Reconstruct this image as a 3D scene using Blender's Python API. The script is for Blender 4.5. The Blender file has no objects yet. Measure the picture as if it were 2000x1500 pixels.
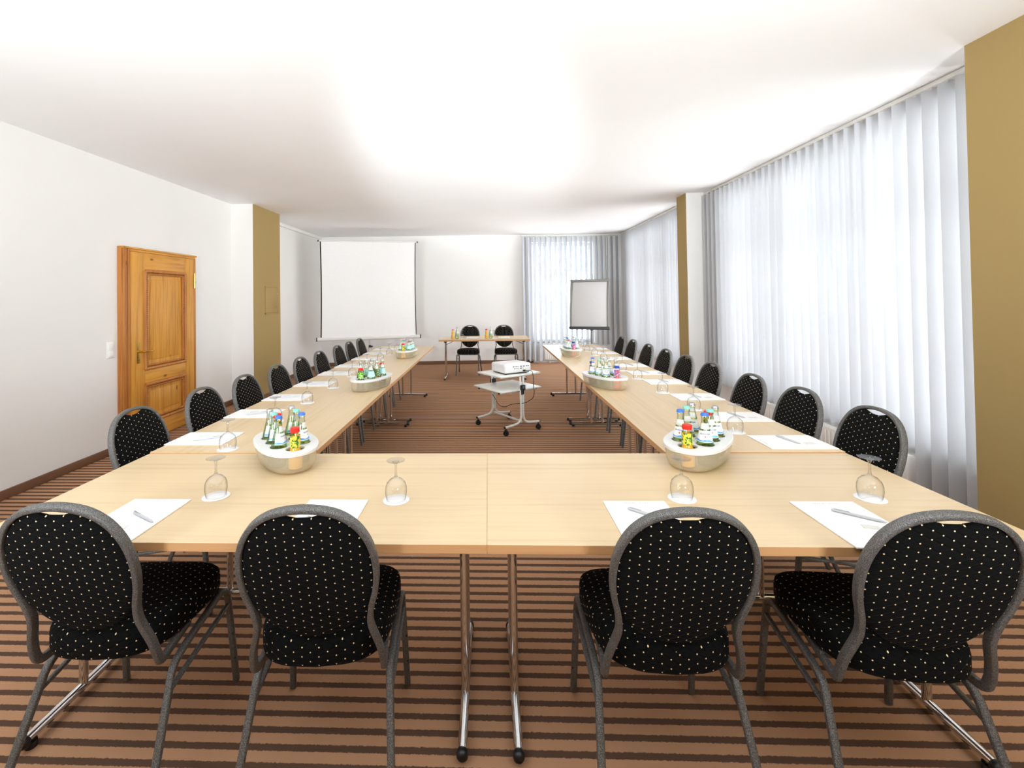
import bpy, bmesh, math, random
from mathutils import Vector, Matrix
random.seed(4)
S = bpy.context.scene
COL = S.collection
PI = math.pi
def R(d): return math.radians(d)

# ------------------------------------------------------------------ materials
def lin(c):
    return tuple(((v/255)/12.92 if v/255 <= .04045 else ((v/255+.055)/1.055)**2.4) for v in c)
class NT:
    def __init__(s, name):
        s.m = bpy.data.materials.new(name); s.m.use_nodes = True
        s.t = s.m.node_tree; s.t.nodes.clear()
        s.out = s.n('ShaderNodeOutputMaterial')
    def n(s, ty, **kw):
        o = s.t.nodes.new(ty)
        for k, v in kw.items(): setattr(o, k, v)
        return o
    def set(s, sock, v):
        if isinstance(v, bpy.types.NodeSocket): s.t.links.new(v, sock)
        elif isinstance(v, (tuple, list)) and len(v) == 3 and sock.type == 'RGBA': sock.default_value = (*v, 1)
        else: sock.default_value = v
    def math(s, op, a, b=0.0, c=None):
        o = s.n('ShaderNodeMath', operation=op)
        s.set(o.inputs[0], a); s.set(o.inputs[1], b)
        if c is not None: s.set(o.inputs[2], c)
        return o.outputs[0]
    def mix(s, f, a, b):
        o = s.n('ShaderNodeMix', data_type='RGBA')
        s.set(o.inputs[0], f); s.set(o.inputs[6], a); s.set(o.inputs[7], b)
        return o.outputs[2]
    def ramp(s, f, stops):
        o = s.n('ShaderNodeValToRGB'); e = o.color_ramp.elements
        while len(e) < len(stops): e.new(.5)
        for i, (p, c) in enumerate(stops):
            e[i].position = p; e[i].color = (*c, 1)
        s.set(o.inputs[0], f); return o.outputs[0]
    def noise(s, vec, scale, detail=2.0, rough=.5):
        o = s.n('ShaderNodeTexNoise'); o.inputs['Scale'].default_value = scale
        o.inputs['Detail'].default_value = detail; o.inputs['Roughness'].default_value = rough
        if vec is not None: s.set(o.inputs['Vector'], vec)
        return o.outputs[0]
    def coord(s, which='Object'):
        return s.n('ShaderNodeTexCoord').outputs[which]
    def map(s, vec, scale=(1, 1, 1), loc=(0, 0, 0)):
        o = s.n('ShaderNodeMapping'); s.set(o.inputs[0], vec)
        o.inputs['Scale'].default_value = scale; o.inputs['Location'].default_value = loc
        return o.outputs[0]
    def sep(s, vec):
        o = s.n('ShaderNodeSeparateXYZ'); s.set(o.inputs[0], vec); return o.outputs
    def bump(s, h, strength=.3, dist=.01):
        o = s.n('ShaderNodeBump'); o.inputs['Strength'].default_value = strength
        o.inputs['Distance'].default_value = dist; s.set(o.inputs['Height'], h); return o.outputs[0]
    def pbr(s, col, rough=.5, metal=0.0, spec=.5, normal=None):
        o = s.n('ShaderNodeBsdfPrincipled')
        s.set(o.inputs['Base Color'], col); s.set(o.inputs['Roughness'], rough); s.set(o.inputs['Metallic'], metal)
        s.set(o.inputs['Specular IOR Level'], spec)
        if normal is not None: s.set(o.inputs['Normal'], normal)
        s.t.links.new(o.outputs[0], s.out.inputs[0]); return o
def flat(name, rgb, rough=.5, metal=0.0, spec=.5, speck=0.0):
    s = NT(name); c = lin(rgb)
    f = s.noise(s.coord(), 35, 3)
    k = .04 + speck
    col = s.mix(f, tuple(v*(1-k) for v in c), tuple(min(1, v*(1+k)) for v in c))
    s.pbr(col, rough, metal, spec); return s.m

def mat_paint(name, rgb, bump=.08, scale=160):
    s = NT(name); c = lin(rgb); co = s.coord()
    f = s.noise(co, scale, 3, .6); g = s.noise(co, 1.3, 2)
    col = s.mix(g, tuple(v*.97 for v in c), tuple(min(1, v*1.02) for v in c))
    s.pbr(col, .85, 0, .2, s.bump(f, bump, .004)); return s.m
def mat_carpet():
    s = NT('striped_carpet'); co = s.coord(); x, y, z = s.sep(co)
    w = s.noise(s.map(co, (36, 4, 1)), 3.0, 3, .7)
    w2 = s.noise(co, 90, 2, .7)
    yy = s.math('ADD', y, s.math('MULTIPLY', s.math('SUBTRACT', w, .5), .008))
    yy = s.math('ADD', yy, s.math('MULTIPLY', s.math('SUBTRACT', w2, .5), .006))
    fr = s.math('FRACT', s.math('ADD', s.math('DIVIDE', s.math('SUBTRACT', yy, 2.014), .0619), 100.5))
    d = s.math('ABSOLUTE', s.math('SUBTRACT', fr, .5))
    st = s.n('ShaderNodeMapRange', interpolation_type='SMOOTHSTEP'); s.set(st.inputs[0], d)
    st.inputs[1].default_value = .165; st.inputs[2].default_value = .225
    pile = s.noise(co, 420, 2, .8)
    light = s.mix(pile, lin((166, 124, 94)), lin((210, 163, 126)))
    dark = s.mix(pile, lin((78, 58, 47)), lin((112, 85, 69)))
    col = s.mix(st.outputs[0], dark, light)
    s.pbr(col, .95, 0, .1, s.bump(pile, .5, .004)); return s.m
def mat_beech(name, rgb, axis='x', rough=.33, spec=.5):
    s = NT(name); c = lin(rgb); co = s.coord()
    sc = (1.1, 26, 26) if axis == 'x' else (26, 1.1, 26)
    f = s.noise(s.map(co, sc), 1.6, 5, .62); g = s.noise(s.map(co, tuple(v*.25 for v in sc)), 1.2, 3)
    h = s.math('ADD', s.math('MULTIPLY', f, .6), s.math('MULTIPLY', g, .4))
    col = s.ramp(h, [(.3, tuple(v*k for v, k in zip(c, (.86, .82, .76)))), (.5, c), (.72, tuple(min(1, v*1.06) for v in c))])
    s.pbr(col, rough, 0, spec); return s.m
def mat_pine(name, rgb, axis='z'):
    s = NT(name); c = lin(rgb); co = s.coord()
    sc = {'z': (14, 14, .8), 'y': (14, .8, 14)}[axis]
    v = s.map(co, sc)
    f = s.noise(v, 2.2, 5, .6)
    vo = s.n('ShaderNodeTexVoronoi'); s.set(vo.inputs['Vector'], s.map(co, (7, 7, 3.2) if axis == 'z' else (7, 3.2, 7)))
    vo.inputs['Scale'].default_value = 1.0
    k = s.n('ShaderNodeMapRange'); s.set(k.inputs[0], vo.outputs['Distance'])
    k.inputs[1].default_value = .05; k.inputs[2].default_value = .12
    rnd = s.sep(vo.outputs['Color'])[0]
    k2 = s.math('MAXIMUM', k.outputs[0], s.math('GREATER_THAN', rnd, .42))
    col = s.ramp(f, [(.3, tuple(a*b for a, b in zip(c, (.72, .62, .5)))), (.5, c), (.7, tuple(min(1, a*b) for a, b in zip(c, (1.12, 1.15, 1.25))))])
    col = s.mix(k2, tuple(a*b for a, b in zip(c, (.36, .24, .18))), col)
    s.pbr(col, .42, 0, .4, s.bump(f, .05, .003)); return s.m
def mat_fabric(name='dotted_fabric'):
    s = NT(name); uv = s.coord('UV'); u, v, _ = s.sep(uv)
    w, h = .0490, .0255
    U = s.math('DIVIDE', u, w); V = s.math('DIVIDE', v, h)
    a = s.math('ADD', s.math('ADD', U, V), 100.5); b = s.math('ADD', s.math('SUBTRACT', U, V), 100.5)
    fa = s.math('SUBTRACT', s.math('FRACT', a), .5); fb = s.math('SUBTRACT', s.math('FRACT', b), .5)
    dx = s.math('MULTIPLY', s.math('ADD', fa, fb), w*.5); dy = s.math('MULTIPLY', s.math('SUBTRACT', fa, fb), h*.5)
    d2 = s.math('ADD', s.math('MULTIPLY', dx, dx), s.math('MULTIPLY', dy, dy))
    dot = s.math('LESS_THAN', d2, .0020**2)
    q = s.math('MINIMUM', s.math('ABSOLUTE', fa), s.math('ABSOLUTE', fb))
    ql = s.n('ShaderNodeMapRange', interpolation_type='SMOOTHSTEP'); s.set(ql.inputs[0], q)
    ql.inputs[1].default_value = 0; ql.inputs[2].default_value = .16
    wv = s.noise(s.coord(), 700, 2, .7)
    base = s.mix(wv, lin((7, 7, 7)), lin((23, 24, 24)))
    base = s.mix(s.math('LESS_THAN', q, .025), base, lin((7, 7, 7)))
    col = s.mix(dot, base, lin((255, 230, 182)))
    hgt = s.math('ADD', ql.outputs[0], s.math('MULTIPLY', wv, .15))
    o = s.pbr(col, .9, 0, .06, s.bump(hgt, .55, .004))
    o.inputs['Sheen Weight'].default_value = .02
    return s.m
def mat_hammer(name='hammered_grey_metal'):
    s = NT(name); co = s.coord()
    vo = s.n('ShaderNodeTexVoronoi'); vo.inputs['Scale'].default_value = 520; s.set(vo.inputs['Vector'], co)
    f = s.noise(co, 560, 3, .7)
    col = s.ramp(f, [(.34, lin((48, 48, 47))), (.5, lin((96, 95, 93))), (.67, lin((160, 159, 156)))])
    s.pbr(col, .42, .35, .5, s.bump(vo.outputs['Distance'], .5, .002)); return s.m
def mat_glass(name, tint=(255, 255, 255), edge=(205, 212, 214), refl=1.0, rough=.02, power=4.0):
    # thin clear glass: see-through, greyer and shinier at glancing angles
    s = NT(name)
    lw = s.n('ShaderNodeLayerWeight'); lw.inputs[0].default_value = .5
    fc = s.math('POWER', lw.outputs['Facing'], power)
    tr = s.n('ShaderNodeBsdfTransparent'); s.set(tr.inputs[0], s.mix(fc, lin(tint), lin(edge)))
    gl = s.n('ShaderNodeBsdfGlossy'); gl.inputs['Roughness'].default_value = rough
    mx = s.n('ShaderNodeMixShader'); s.set(mx.inputs[0], s.math('MULTIPLY', s.math('ADD', s.math('MULTIPLY', fc, .42), .035), refl))
    s.t.links.new(tr.outputs[0], mx.inputs[1]); s.t.links.new(gl.outputs[0], mx.inputs[2])
    s.t.links.new(mx.outputs[0], s.out.inputs[0]); return s.m
def mat_blind(name, rgb, trans=.5):
    s = NT(name); co = s.coord(); c = lin(rgb)
    f = s.noise(s.map(co, (90, 90, 4)), 3, 3, .6)
    col = s.mix(f, tuple(v*.97 for v in c), c)
    d = s.n('ShaderNodeBsdfDiffuse'); t = s.n('ShaderNodeBsdfTranslucent')
    s.set(d.inputs[0], col); s.set(t.inputs[0], col)
    mx = s.n('ShaderNodeMixShader'); mx.inputs[0].default_value = trans
    s.t.links.new(d.outputs[0], mx.inputs[1]); s.t.links.new(t.outputs[0], mx.inputs[2])
    s.t.links.new(mx.outputs[0], s.out.inputs[0]); return s.m
def mat_water_label(name, wave):
    # white paper label: dark blue writing, small red emblem, wave along the foot  (UV 0..1 over the label)
    s = NT(name); uv = s.coord('UV'); u, v, _ = s.sep(uv)
    strokes = s.math('GREATER_THAN', s.noise(s.map(uv, (60, 14, 1)), 1.0, 1), .48)
    row = s.math('MULTIPLY', s.math('GREATER_THAN', v, .66), s.math('LESS_THAN', v, .80))
    row = s.math('MULTIPLY', row, s.math('LESS_THAN', s.math('ABSOLUTE', s.math('SUBTRACT', u, .5)), .25))
    col = s.mix(s.math('MULTIPLY', strokes, row), lin((238, 240, 242)), lin((52, 66, 120)))
    dx = s.math('MULTIPLY', s.math('SUBTRACT', u, .5), 2.4); dy = s.math('SUBTRACT', v, .48)
    d2 = s.math('ADD', s.math('MULTIPLY', dx, dx), s.math('MULTIPLY', dy, dy))
    col = s.mix(s.math('LESS_THAN', d2, .008), col, lin((206, 130, 130)))
    edge = s.math('ADD', .20, s.math('MULTIPLY', s.math('SINE', s.math('MULTIPLY', u, 14)), .05))
    col = s.mix(s.math('MULTIPLY', s.math('LESS_THAN', v, edge), s.math('GREATER_THAN', v, .05)), col, lin(wave))
    s.pbr(col, .4, 0, .4); return s.m
def mat_fruit_label(name, a, b, c):
    s = NT(name); uv = s.coord('UV')
    f = s.noise(s.map(uv, (9, 3, 1)), 1.0, 2); g = s.noise(s.map(uv, (15, 5, 1), (3, 5, 0)), 1.0, 1)
    col = s.mix(s.math('GREATER_THAN', f, .5), lin(a), lin(b))
    col = s.mix(s.math('GREATER_THAN', g, .60), col, lin(c))
    s.pbr(col, .35, 0, .5); return s.m
def mat_screen(name, rgb, rough=.9):
    return flat(name, rgb, rough, 0, .1)

M = {}
M['white'] = mat_paint('white_wall_paint', (240, 239, 236))
M['ceil'] = mat_paint('ceiling_paint', (248, 249, 250), .04)
M['brown'] = mat_paint('olive_brown_paint', (172, 148, 98), .25, 240)
M['carpet'] = mat_carpet()
M['beech'] = mat_beech('beech_laminate', (214, 190, 151))
M['beech_edge'] = mat_beech('shaded_beech_edge_band', (200, 152, 104), 'x', .5, .3)  # real edge band; its darker tone includes shade from light overhead
M['skirt'] = mat_beech('skirting_wood', (124, 88, 66), 'y', .6, .3)
M['pine'] = mat_pine('pine_upright_grain', (216, 154, 62))
M['pine_h'] = mat_pine('pine_crosswise_grain', (216, 154, 62), 'y')
M['pine_dark'] = mat_pine('pine_moulding', (188, 122, 56))
M['fabric'] = mat_fabric()
M['hammer'] = mat_hammer()
M['chrome'] = flat('chrome', (225, 226, 228), .09, 1.0)
M['steel'] = flat('brushed_steel', (200, 202, 205), .3, 1.0)
M['brass'] = flat('polished_brass', (222, 180, 90), .18, 1.0)
M['black'] = flat('black_plastic', (22, 22, 23), .4)
M['darkgrey'] = flat('dark_grey_plastic', (58, 58, 60), .45)
M['greyframe'] = flat('grey_metal_frame', (132, 131, 127), .4, .2)
M['plastic'] = flat('white_plastic', (226, 226, 225), .3)
M['switch'] = flat('switch_white', (244, 243, 238), .25)
M['cartwhite'] = flat('cart_white_enamel', (226, 226, 220), .35)
M['paper'] = flat('white_paper', (236, 236, 236), .8, 0, .2)
M['flip'] = flat('flip_paper', (206, 204, 202), .85, 0, .1)
M['card'] = flat('paper_block_back', (190, 140, 82), .8, 0, .1)
M['ink'] = flat('printed_ink', (170, 140, 142), .8, 0, .1)
M['ink_red'] = flat('printed_red_ink', (222, 160, 165), .8, 0, .1)
M['pen'] = flat('silver_white_pen', (196, 197, 201), .3)
M['sachet'] = flat('sachet_paper', (216, 216, 210), .5)
M['screen'] = mat_screen('screen_fabric', (246, 246, 245))
M['border'] = mat_screen('screen_black_border', (38, 35, 24))
M['housing'] = flat('screen_housing', (226, 226, 222), .35)
M['rad'] = flat('radiator_white', (238, 238, 235), .35)
M['slat'] = mat_blind('white_blind_fabric', (216, 217, 219), .46)
M['slat_shaded'] = mat_blind('shaded_white_blind_fabric', (200, 203, 208), .13)  # same blind fabric, darker and less translucent so backlit slats read as shaded
M['headrail'] = flat('blind_headrail', (222, 221, 216), .45)
M['frame'] = flat('window_frame_white', (236, 237, 238), .4)
M['pane'] = mat_glass('window_pane', (252, 253, 253), (235, 240, 240), .8)
M['glass'] = mat_glass('drinking_glass', (254, 254, 254), (196, 200, 202), 1.0)
M['stem'] = mat_glass('glass_stem', (247, 247, 246), (180, 182, 183), 2.2, .04, 2.0)
M['bottle'] = mat_glass('bottle_glass', (250, 253, 250), (176, 196, 180), 1.0, .02, 2.5)
M['water'] = mat_glass('mineral_water', (234, 244, 216), (200, 220, 176), .2)
def mat_bowl():
    s = NT('clear_tray_bowl')
    tr = s.n('ShaderNodeBsdfTransparent'); tr.inputs[0].default_value = (*lin((252, 251, 247)), 1)
    df = s.n('ShaderNodeBsdfDiffuse'); df.inputs[0].default_value = (*lin((255, 244, 224)), 1)
    tl = s.n('ShaderNodeBsdfTranslucent'); tl.inputs[0].default_value = (*lin((255, 244, 224)), 1)
    gl = s.n('ShaderNodeBsdfGlossy'); gl.inputs['Roughness'].default_value = .08
    lw = s.n('ShaderNodeLayerWeight'); lw.inputs[0].default_value = .5
    a = s.n('ShaderNodeMixShader'); a.inputs[0].default_value = .4
    b = s.n('ShaderNodeMixShader'); b.inputs[0].default_value = .27
    c = s.n('ShaderNodeMixShader'); s.set(c.inputs[0], s.math('ADD', s.math('MULTIPLY', s.math('POWER', lw.outputs['Facing'], 4.0), .3), .03))
    L = s.t.links.new
    L(df.outputs[0], a.inputs[1]); L(tl.outputs[0], a.inputs[2]); L(tr.outputs[0], b.inputs[1]); L(a.outputs[0], b.inputs[2])
    L(b.outputs[0], c.inputs[1]); L(gl.outputs[0], c.inputs[2]); L(c.outputs[0], s.out.inputs[0]); return s.m
M['bowl'] = mat_bowl()
M['cap_blue'] = flat('blue_cap', (50, 110, 210), .3)
M['cap_teal'] = flat('teal_cap', (128, 205, 188), .3)
M['cap_silver'] = flat('silver_cap', (186, 186, 190), .25, .8)
M['cap_red'] = flat('red_cap', (222, 38, 26), .3)
M['cap_navy'] = flat('royal_blue_cap', (36, 62, 176), .3)
M['label_blue'] = mat_water_label('water_label_blue', (96, 160, 220))
M['label_teal'] = mat_water_label('water_label_teal', (110, 195, 200))
M['label_green'] = mat_fruit_label('green_apple_label', (40, 92, 52), (58, 116, 66), (206, 214, 140))
M['label_mint'] = mat_fruit_label('mint_label', (150, 214, 208), (176, 226, 222), (236, 244, 244))
M['label_orange'] = mat_fruit_label('orange_juice_label', (60, 112, 30), (236, 208, 60), (210, 216, 90))
M['label_berry'] = mat_fruit_label('cherry_juice_label', (70, 160, 40), (150, 214, 60), (240, 240, 232))
M['label_rosso'] = mat_fruit_label('red_juice_label', (30, 110, 200), (232, 70, 40), (230, 236, 246))
def juice(n, rgb): return flat(n, rgb, .25)
M['juice_orange'] = juice('orange_juice', (240, 178, 14))
M['juice_dark'] = juice('cherry_juice', (52, 30, 26))
M['juice_red'] = juice('red_orange_juice', (222, 92, 48))
M['spritz'] = mat_glass('apple_spritzer', (240, 220, 160), (214, 190, 120), .2)
M['led'] = flat('projector_port', (40, 40, 42), .5)

# ------------------------------------------------------------------ mesh helpers
def V(*a): return Vector(a)
def box(bm, c, s, bev=0.0, seg=2):
    n0 = len(bm.verts)
    r = bmesh.ops.create_cube(bm, size=1.0)
    for v in r['verts']: v.co = Vector((c[0]+v.co.x*s[0], c[1]+v.co.y*s[1], c[2]+v.co.z*s[2]))
    if bev > 0:
        ed = list({e for v in r['verts'] for e in v.link_edges})
        bmesh.ops.bevel(bm, geom=ed, offset=bev, segments=seg, profile=.5, affect='EDGES')
def catmull(pts, sub=4, closed=False):
    P = [Vector(p) for p in pts]; out = []; n = len(P)
    rng = n if closed else n-1
    for i in range(rng):
        p0 = P[i-1] if (i > 0 or closed) else P[0]*2-P[1]
        p1 = P[i]; p2 = P[(i+1) % n]; p3 = P[(i+2) % n] if (i+2 < n or closed) else P[-1]*2-P[-2]
        for k in range(sub):
            t = k/sub
            out.append(.5*((2*p1)+(-p0+p2)*t+(2*p0-5*p1+4*p2-p3)*t*t+(-p0+3*p1-3*p2+p3)*t**3))
    if not closed: out.append(P[-1])
    return out
def rsq(w, h, rr=.3, k=3):
    pts = []; r = min(w, h)*rr
    for cx, cy, a0 in ((w/2-r, h/2-r, 0), (-w/2+r, h/2-r, 90), (-w/2+r, -h/2+r, 180), (w/2-r, -h/2+r, 270)):
        for i in range(k):
            a = R(a0+90*i/(k-1)); pts.append((cx+r*math.cos(a), cy+r*math.sin(a)))
    return pts
def circ(r, n=12): return [(r*math.cos(2*PI*i/n), r*math.sin(2*PI*i/n)) for i in range(n)]
def sweep(bm, path, prof, ref=None, closed=False, cap=True, radii=None):
    """profile (a,b): a runs along the in-plane normal, b along ref (or a transported frame)"""
    P = [Vector(p) for p in path]; n = len(P); rings = []; prevN = None
    for i, p in enumerate(P):
        if closed: t = P[(i+1) % n]-P[i-1]
        else: t = P[min(i+1, n-1)]-P[max(i-1, 0)]
        t.normalize()
        if ref is not None: b = Vector(ref) - t*t.dot(Vector(ref)); b.normalize(); a = b.cross(t)
        else:
            if prevN is None:
                up = Vector((0, 0, 1)) if abs(t.z) < .9 else Vector((0, 1, 0))
                b = up-t*t.dot(up)
            else: b = prevN-t*t.dot(prevN)
            b.normalize(); prevN = b; a = b.cross(t)
        k = radii[i] if radii else 1.0
        rings.append([bm.verts.new(p+a*(u*k)+b*(v*k)) for u, v in prof])
    m = len(prof)
    for i in range(n if closed else n-1):
        A, B = rings[i], rings[(i+1) % n]
        for j in range(m):
            bm.faces.new((A[j], A[(j+1) % m], B[(j+1) % m], B[j]))
    if cap and not closed:
        bm.faces.new(list(reversed(rings[0]))); bm.faces.new(rings[-1])
def lathe(bm, prof, n=24, c=(0, 0, 0), sx=1, sy=1, a0=0, a1=360, uv=None):
    full = abs(a1-a0) >= 360; cols = n if full else n+1; rings = []
    for r, z in prof:
        if r < 1e-6: rings.append([bm.verts.new((c[0], c[1], c[2]+z))])
        else: rings.append([bm.verts.new((c[0]+sx*r*math.cos(R(a0+(a1-a0)*i/n)), c[1]+sy*r*math.sin(R(a0+(a1-a0)*i/n)), c[2]+z)) for i in range(cols)])
    for k in range(len(rings)-1):
        A, B = rings[k], rings[k+1]
        for i in range(n if full else n):
            j = (i+1) % cols if full else i+1
            vs = []
            for q in (A[i % len(A)] if len(A) > 1 else A[0], A[j] if len(A) > 1 else A[0], B[j] if len(B) > 1 else B[0], B[i] if len(B) > 1 else B[0]):
                if q not in vs: vs.append(q)
            if len(vs) >= 3:
                f = bm.faces.new(vs)
                if uv is not None:
                    z0, z1 = prof[0][1], prof[-1][1]
                    for lp in f.loops:
                        v = lp.vert
                        ii = i if (v in (A[i % len(A)], B[i % len(B)])) else i+1
                        zz = v.co.z-c[2]
                        lp[uv].uv = (ii/n, (zz-z0)/(z1-z0))
def cyl(bm, p, q, r, n=12): sweep(bm, [p, q], circ(r, n))
def ball(bm, c, r, n=12, sz=1.0):
    pr = [(r*math.sin(PI*i/8), -r*sz*math.cos(PI*i/8)) for i in range(9)]
    lathe(bm, pr, n, c)
def obj(name, bm, mat, parent=None, smooth=30, loc=None):
    bmesh.ops.remove_doubles(bm, verts=bm.verts, dist=1e-6)
    bmesh.ops.recalc_face_normals(bm, faces=bm.faces)
    me = bpy.data.meshes.new(name); bm.to_mesh(me); bm.free()
    for m in (mat if isinstance(mat, (list, tuple)) else [mat]): me.materials.append(m)
    if smooth:
        for p in me.polygons: p.use_smooth = True
        me.set_sharp_from_angle(angle=R(smooth))
    o = bpy.data.objects.new(name, me); COL.objects.link(o)
    if parent is not None: o.parent = parent
    if loc is not None: o.location = loc
    return o
def NB(): return bmesh.new()
def tag(o, label, cat, group=None):
    o['label'] = label; o['category'] = cat
    if group: o['group'] = group
    return o
def thing(name, label, cat, loc=(0, 0, 0), rz=0.0, group=None):
    o = bpy.data.objects.new(name, None); COL.objects.link(o); o.empty_display_size = .05
    o.location = loc; o.rotation_euler = (0, 0, rz)
    return tag(o, label, cat, group)
def struct(name, bm, mat, parent=None, smooth=30, label=None):
    o = obj(name, bm, mat, parent, smooth)
    if parent is None: o['kind'] = 'structure'
    if label: o['label'] = label
    return o
def dup(root, loc, rz=None, label=None, group=None):
    r = root.copy(); COL.objects.link(r); r.location = loc
    if rz is not None: r.rotation_euler = (0, 0, rz)
    if label: r['label'] = label
    if group: r['group'] = group
    for ch in list(root.children):
        c = ch.copy(); COL.objects.link(c); c.parent = r
        for g in list(ch.children):
            d = g.copy(); COL.objects.link(d); d.parent = c
    return r
def setmat(o, m):
    sl = o.material_slots[0]; sl.link = 'OBJECT'; sl.material = m
ORD = ['nearest', 'second', 'third', 'fourth', 'fifth', 'sixth', 'seventh', 'eighth', 'farthest']

# ------------------------------------------------------------------ camera
H = 1.4573
yaw, pitch, roll = .0401, .0147, -.0142
F = V(-math.sin(yaw), math.cos(yaw), 0); Rt = V(math.cos(yaw), math.sin(yaw), 0); U = V(0, 0, 1)
F2 = F*math.cos(pitch)+U*math.sin(pitch); U2 = U*math.cos(pitch)-F*math.sin(pitch)
R2 = Rt*math.cos(roll)+U2*math.sin(roll); U3 = U2*math.cos(roll)-Rt*math.sin(roll)
cam = bpy.data.cameras.new('camera'); co = bpy.data.objects.new('camera', cam); COL.objects.link(co)
co.matrix_world = Matrix(((R2.x, U3.x, -F2.x, 0), (R2.y, U3.y, -F2.y, 0), (R2.z, U3.z, -F2.z, H), (0, 0, 0, 1)))
cam.sensor_width = 36; cam.lens = 36*913.05/2000
cam.shift_x = (1000-916.6)/2000; cam.shift_y = (567.9-750)/2000
cam.clip_start = .02
S.camera = co

# ------------------------------------------------------------------ room shell
CZ = 2.833; XL = -3.634; XR = 2.97; YB0 = -2.6
BA = R(3.0); BO = V(0, 10.345, 0)               # the back wall stands slightly askew
def bk(x, d, z): return V(BO.x+x*math.cos(BA)-(-d)*math.sin(BA), BO.y+x*math.sin(BA)-d*math.cos(BA), z)   # d = distance in front of it
bm = NB(); box(bm, (-.3, 4.4, -.05), (9.4, 15.4, .1)); struct('floor', bm, M['carpet'], smooth=0)
bm = NB(); box(bm, (-.3, 4.4, CZ+.05), (9.4, 15.4, .1)); struct('ceiling', bm, M['ceil'], smooth=0)
bm = NB(); box(bm, (XL-.1, 1.95, CZ/2), (.2, 9.1, CZ)); struct('wall_left', bm, M['white'], smooth=0)
bm = NB(); box(bm, (-3.78, 9.2, CZ/2), (.2, 5.4, CZ)); struct('wall_left_rear', bm, M['white'], smooth=0)
bm = NB(); box(bm, (-.3, -2.7, CZ/2), (9.4, .2, CZ)); struct('wall_front', bm, M['brown'], smooth=0)  # unseen wall behind the camera; brown chosen to cut fill on the foreground
# left pillar: white towards the room's near end, brown towards the middle of the room
def pillar(name, x0, x1, y0, y1, side):
    bm = NB(); box(bm, ((x0+x1)/2, (y0+y1)/2, CZ/2), (x1-x0, y1-y0, CZ))
    bm.faces.ensure_lookup_table()
    for f in bm.faces:
        f.normal_update()
        f.material_index = 1 if f.normal.x*side > .5 else 0
    o = obj(name, bm, [M['white'], M['brown']], None, 0); o['kind'] = 'structure'; return o
pillar('wall_left_pillar', -3.72, -3.32, 6.487, 7.347, 1)
pillar('wall_right_pillar_near', 2.696, 3.3, -2.6, 2.72, -1)
pillar('wall_right_pillar_far', 2.696, 3.3, 6.428, 6.74, -1)
# right wall with two window openings
def wall_x(name, y0, y1, wy0, wy1, wz0, wz1):
    bm = NB(); x = XR+.17; t = .3
    box(bm, (x, (y0+wy0)/2, CZ/2), (t, wy0-y0, CZ)); box(bm, (x, (wy1+y1)/2, CZ/2), (t, y1-wy1, CZ))
    box(bm, (x, (wy0+wy1)/2, wz0/2), (t, wy1-wy0, wz0)); box(bm, (x, (wy0+wy1)/2, (wz1+CZ)/2), (t, wy1-wy0, CZ-wz1))
    struct(name, bm, M['white'], smooth=0)
wall_x('wall_right', 2.4, 6.6, 2.85, 5.99, .40, 2.70)
wall_x('wall_right_rear', 6.6, 11.2, 6.95, 9.85, .40, 2.70)
# back wall with one window opening
def lbox(bm, x0, x1, d0, d1, z0, z1, bev=0):
    n = len(bm.verts); b2 = NB(); box(b2, ((x0+x1)/2, -(d0+d1)/2, (z0+z1)/2), (x1-x0, d1-d0, z1-z0), bev)
    b2.transform(Matrix.Translation(BO) @ Matrix.Rotation(BA, 4, 'Z'))
    me = bpy.data.meshes.new('tmp'); b2.to_mesh(me); b2.free(); bm.from_mesh(me); bpy.data.meshes.remove(me)
BW = (.98, 2.34, .43, 2.66)
bm = NB()
lbox(bm, -4.2, BW[0], -.3, 0, 0, CZ); lbox(bm, BW[1], 3.3, -.3, 0, 0, CZ)
lbox(bm, BW[0], BW[1], -.3, 0, 0, BW[2]); lbox(bm, BW[0], BW[1], -.3, 0, BW[3], CZ)
struct('wall_back', bm, M['white'], smooth=0)
# cornice strip above the rear part of the left wall
bm = NB(); box(bm, (-3.66, 8.75, CZ-.03), (.05, 2.8, .06), .006); struct('trim_1', bm, M['white'])
# skirting boards
bm = NB(); box(bm, (XL+.009, 1.0, .036), (.018, 6.87, .072), .004); struct('baseboard_left', bm, M['skirt'])
bm = NB(); box(bm, (XL+.009, 6.05, .036), (.018, .87, .072), .004)
box(bm, (-3.48, 6.478, .036), (.31, .018, .072), .004); box(bm, (-3.311, 6.9, .036), (.018, .88, .072), .004)
struct('baseboard_left_pillar', bm, M['skirt'])
bm = NB(); box(bm, (-3.671, 8.75, .036), (.018, 2.8, .072), .004); struct('baseboard_left_rear', bm, M['skirt'])
bm = NB(); lbox(bm, -3.69, .98, 0, .018, 0, .072, .004); struct('baseboard_back', bm, M['skirt'])
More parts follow.
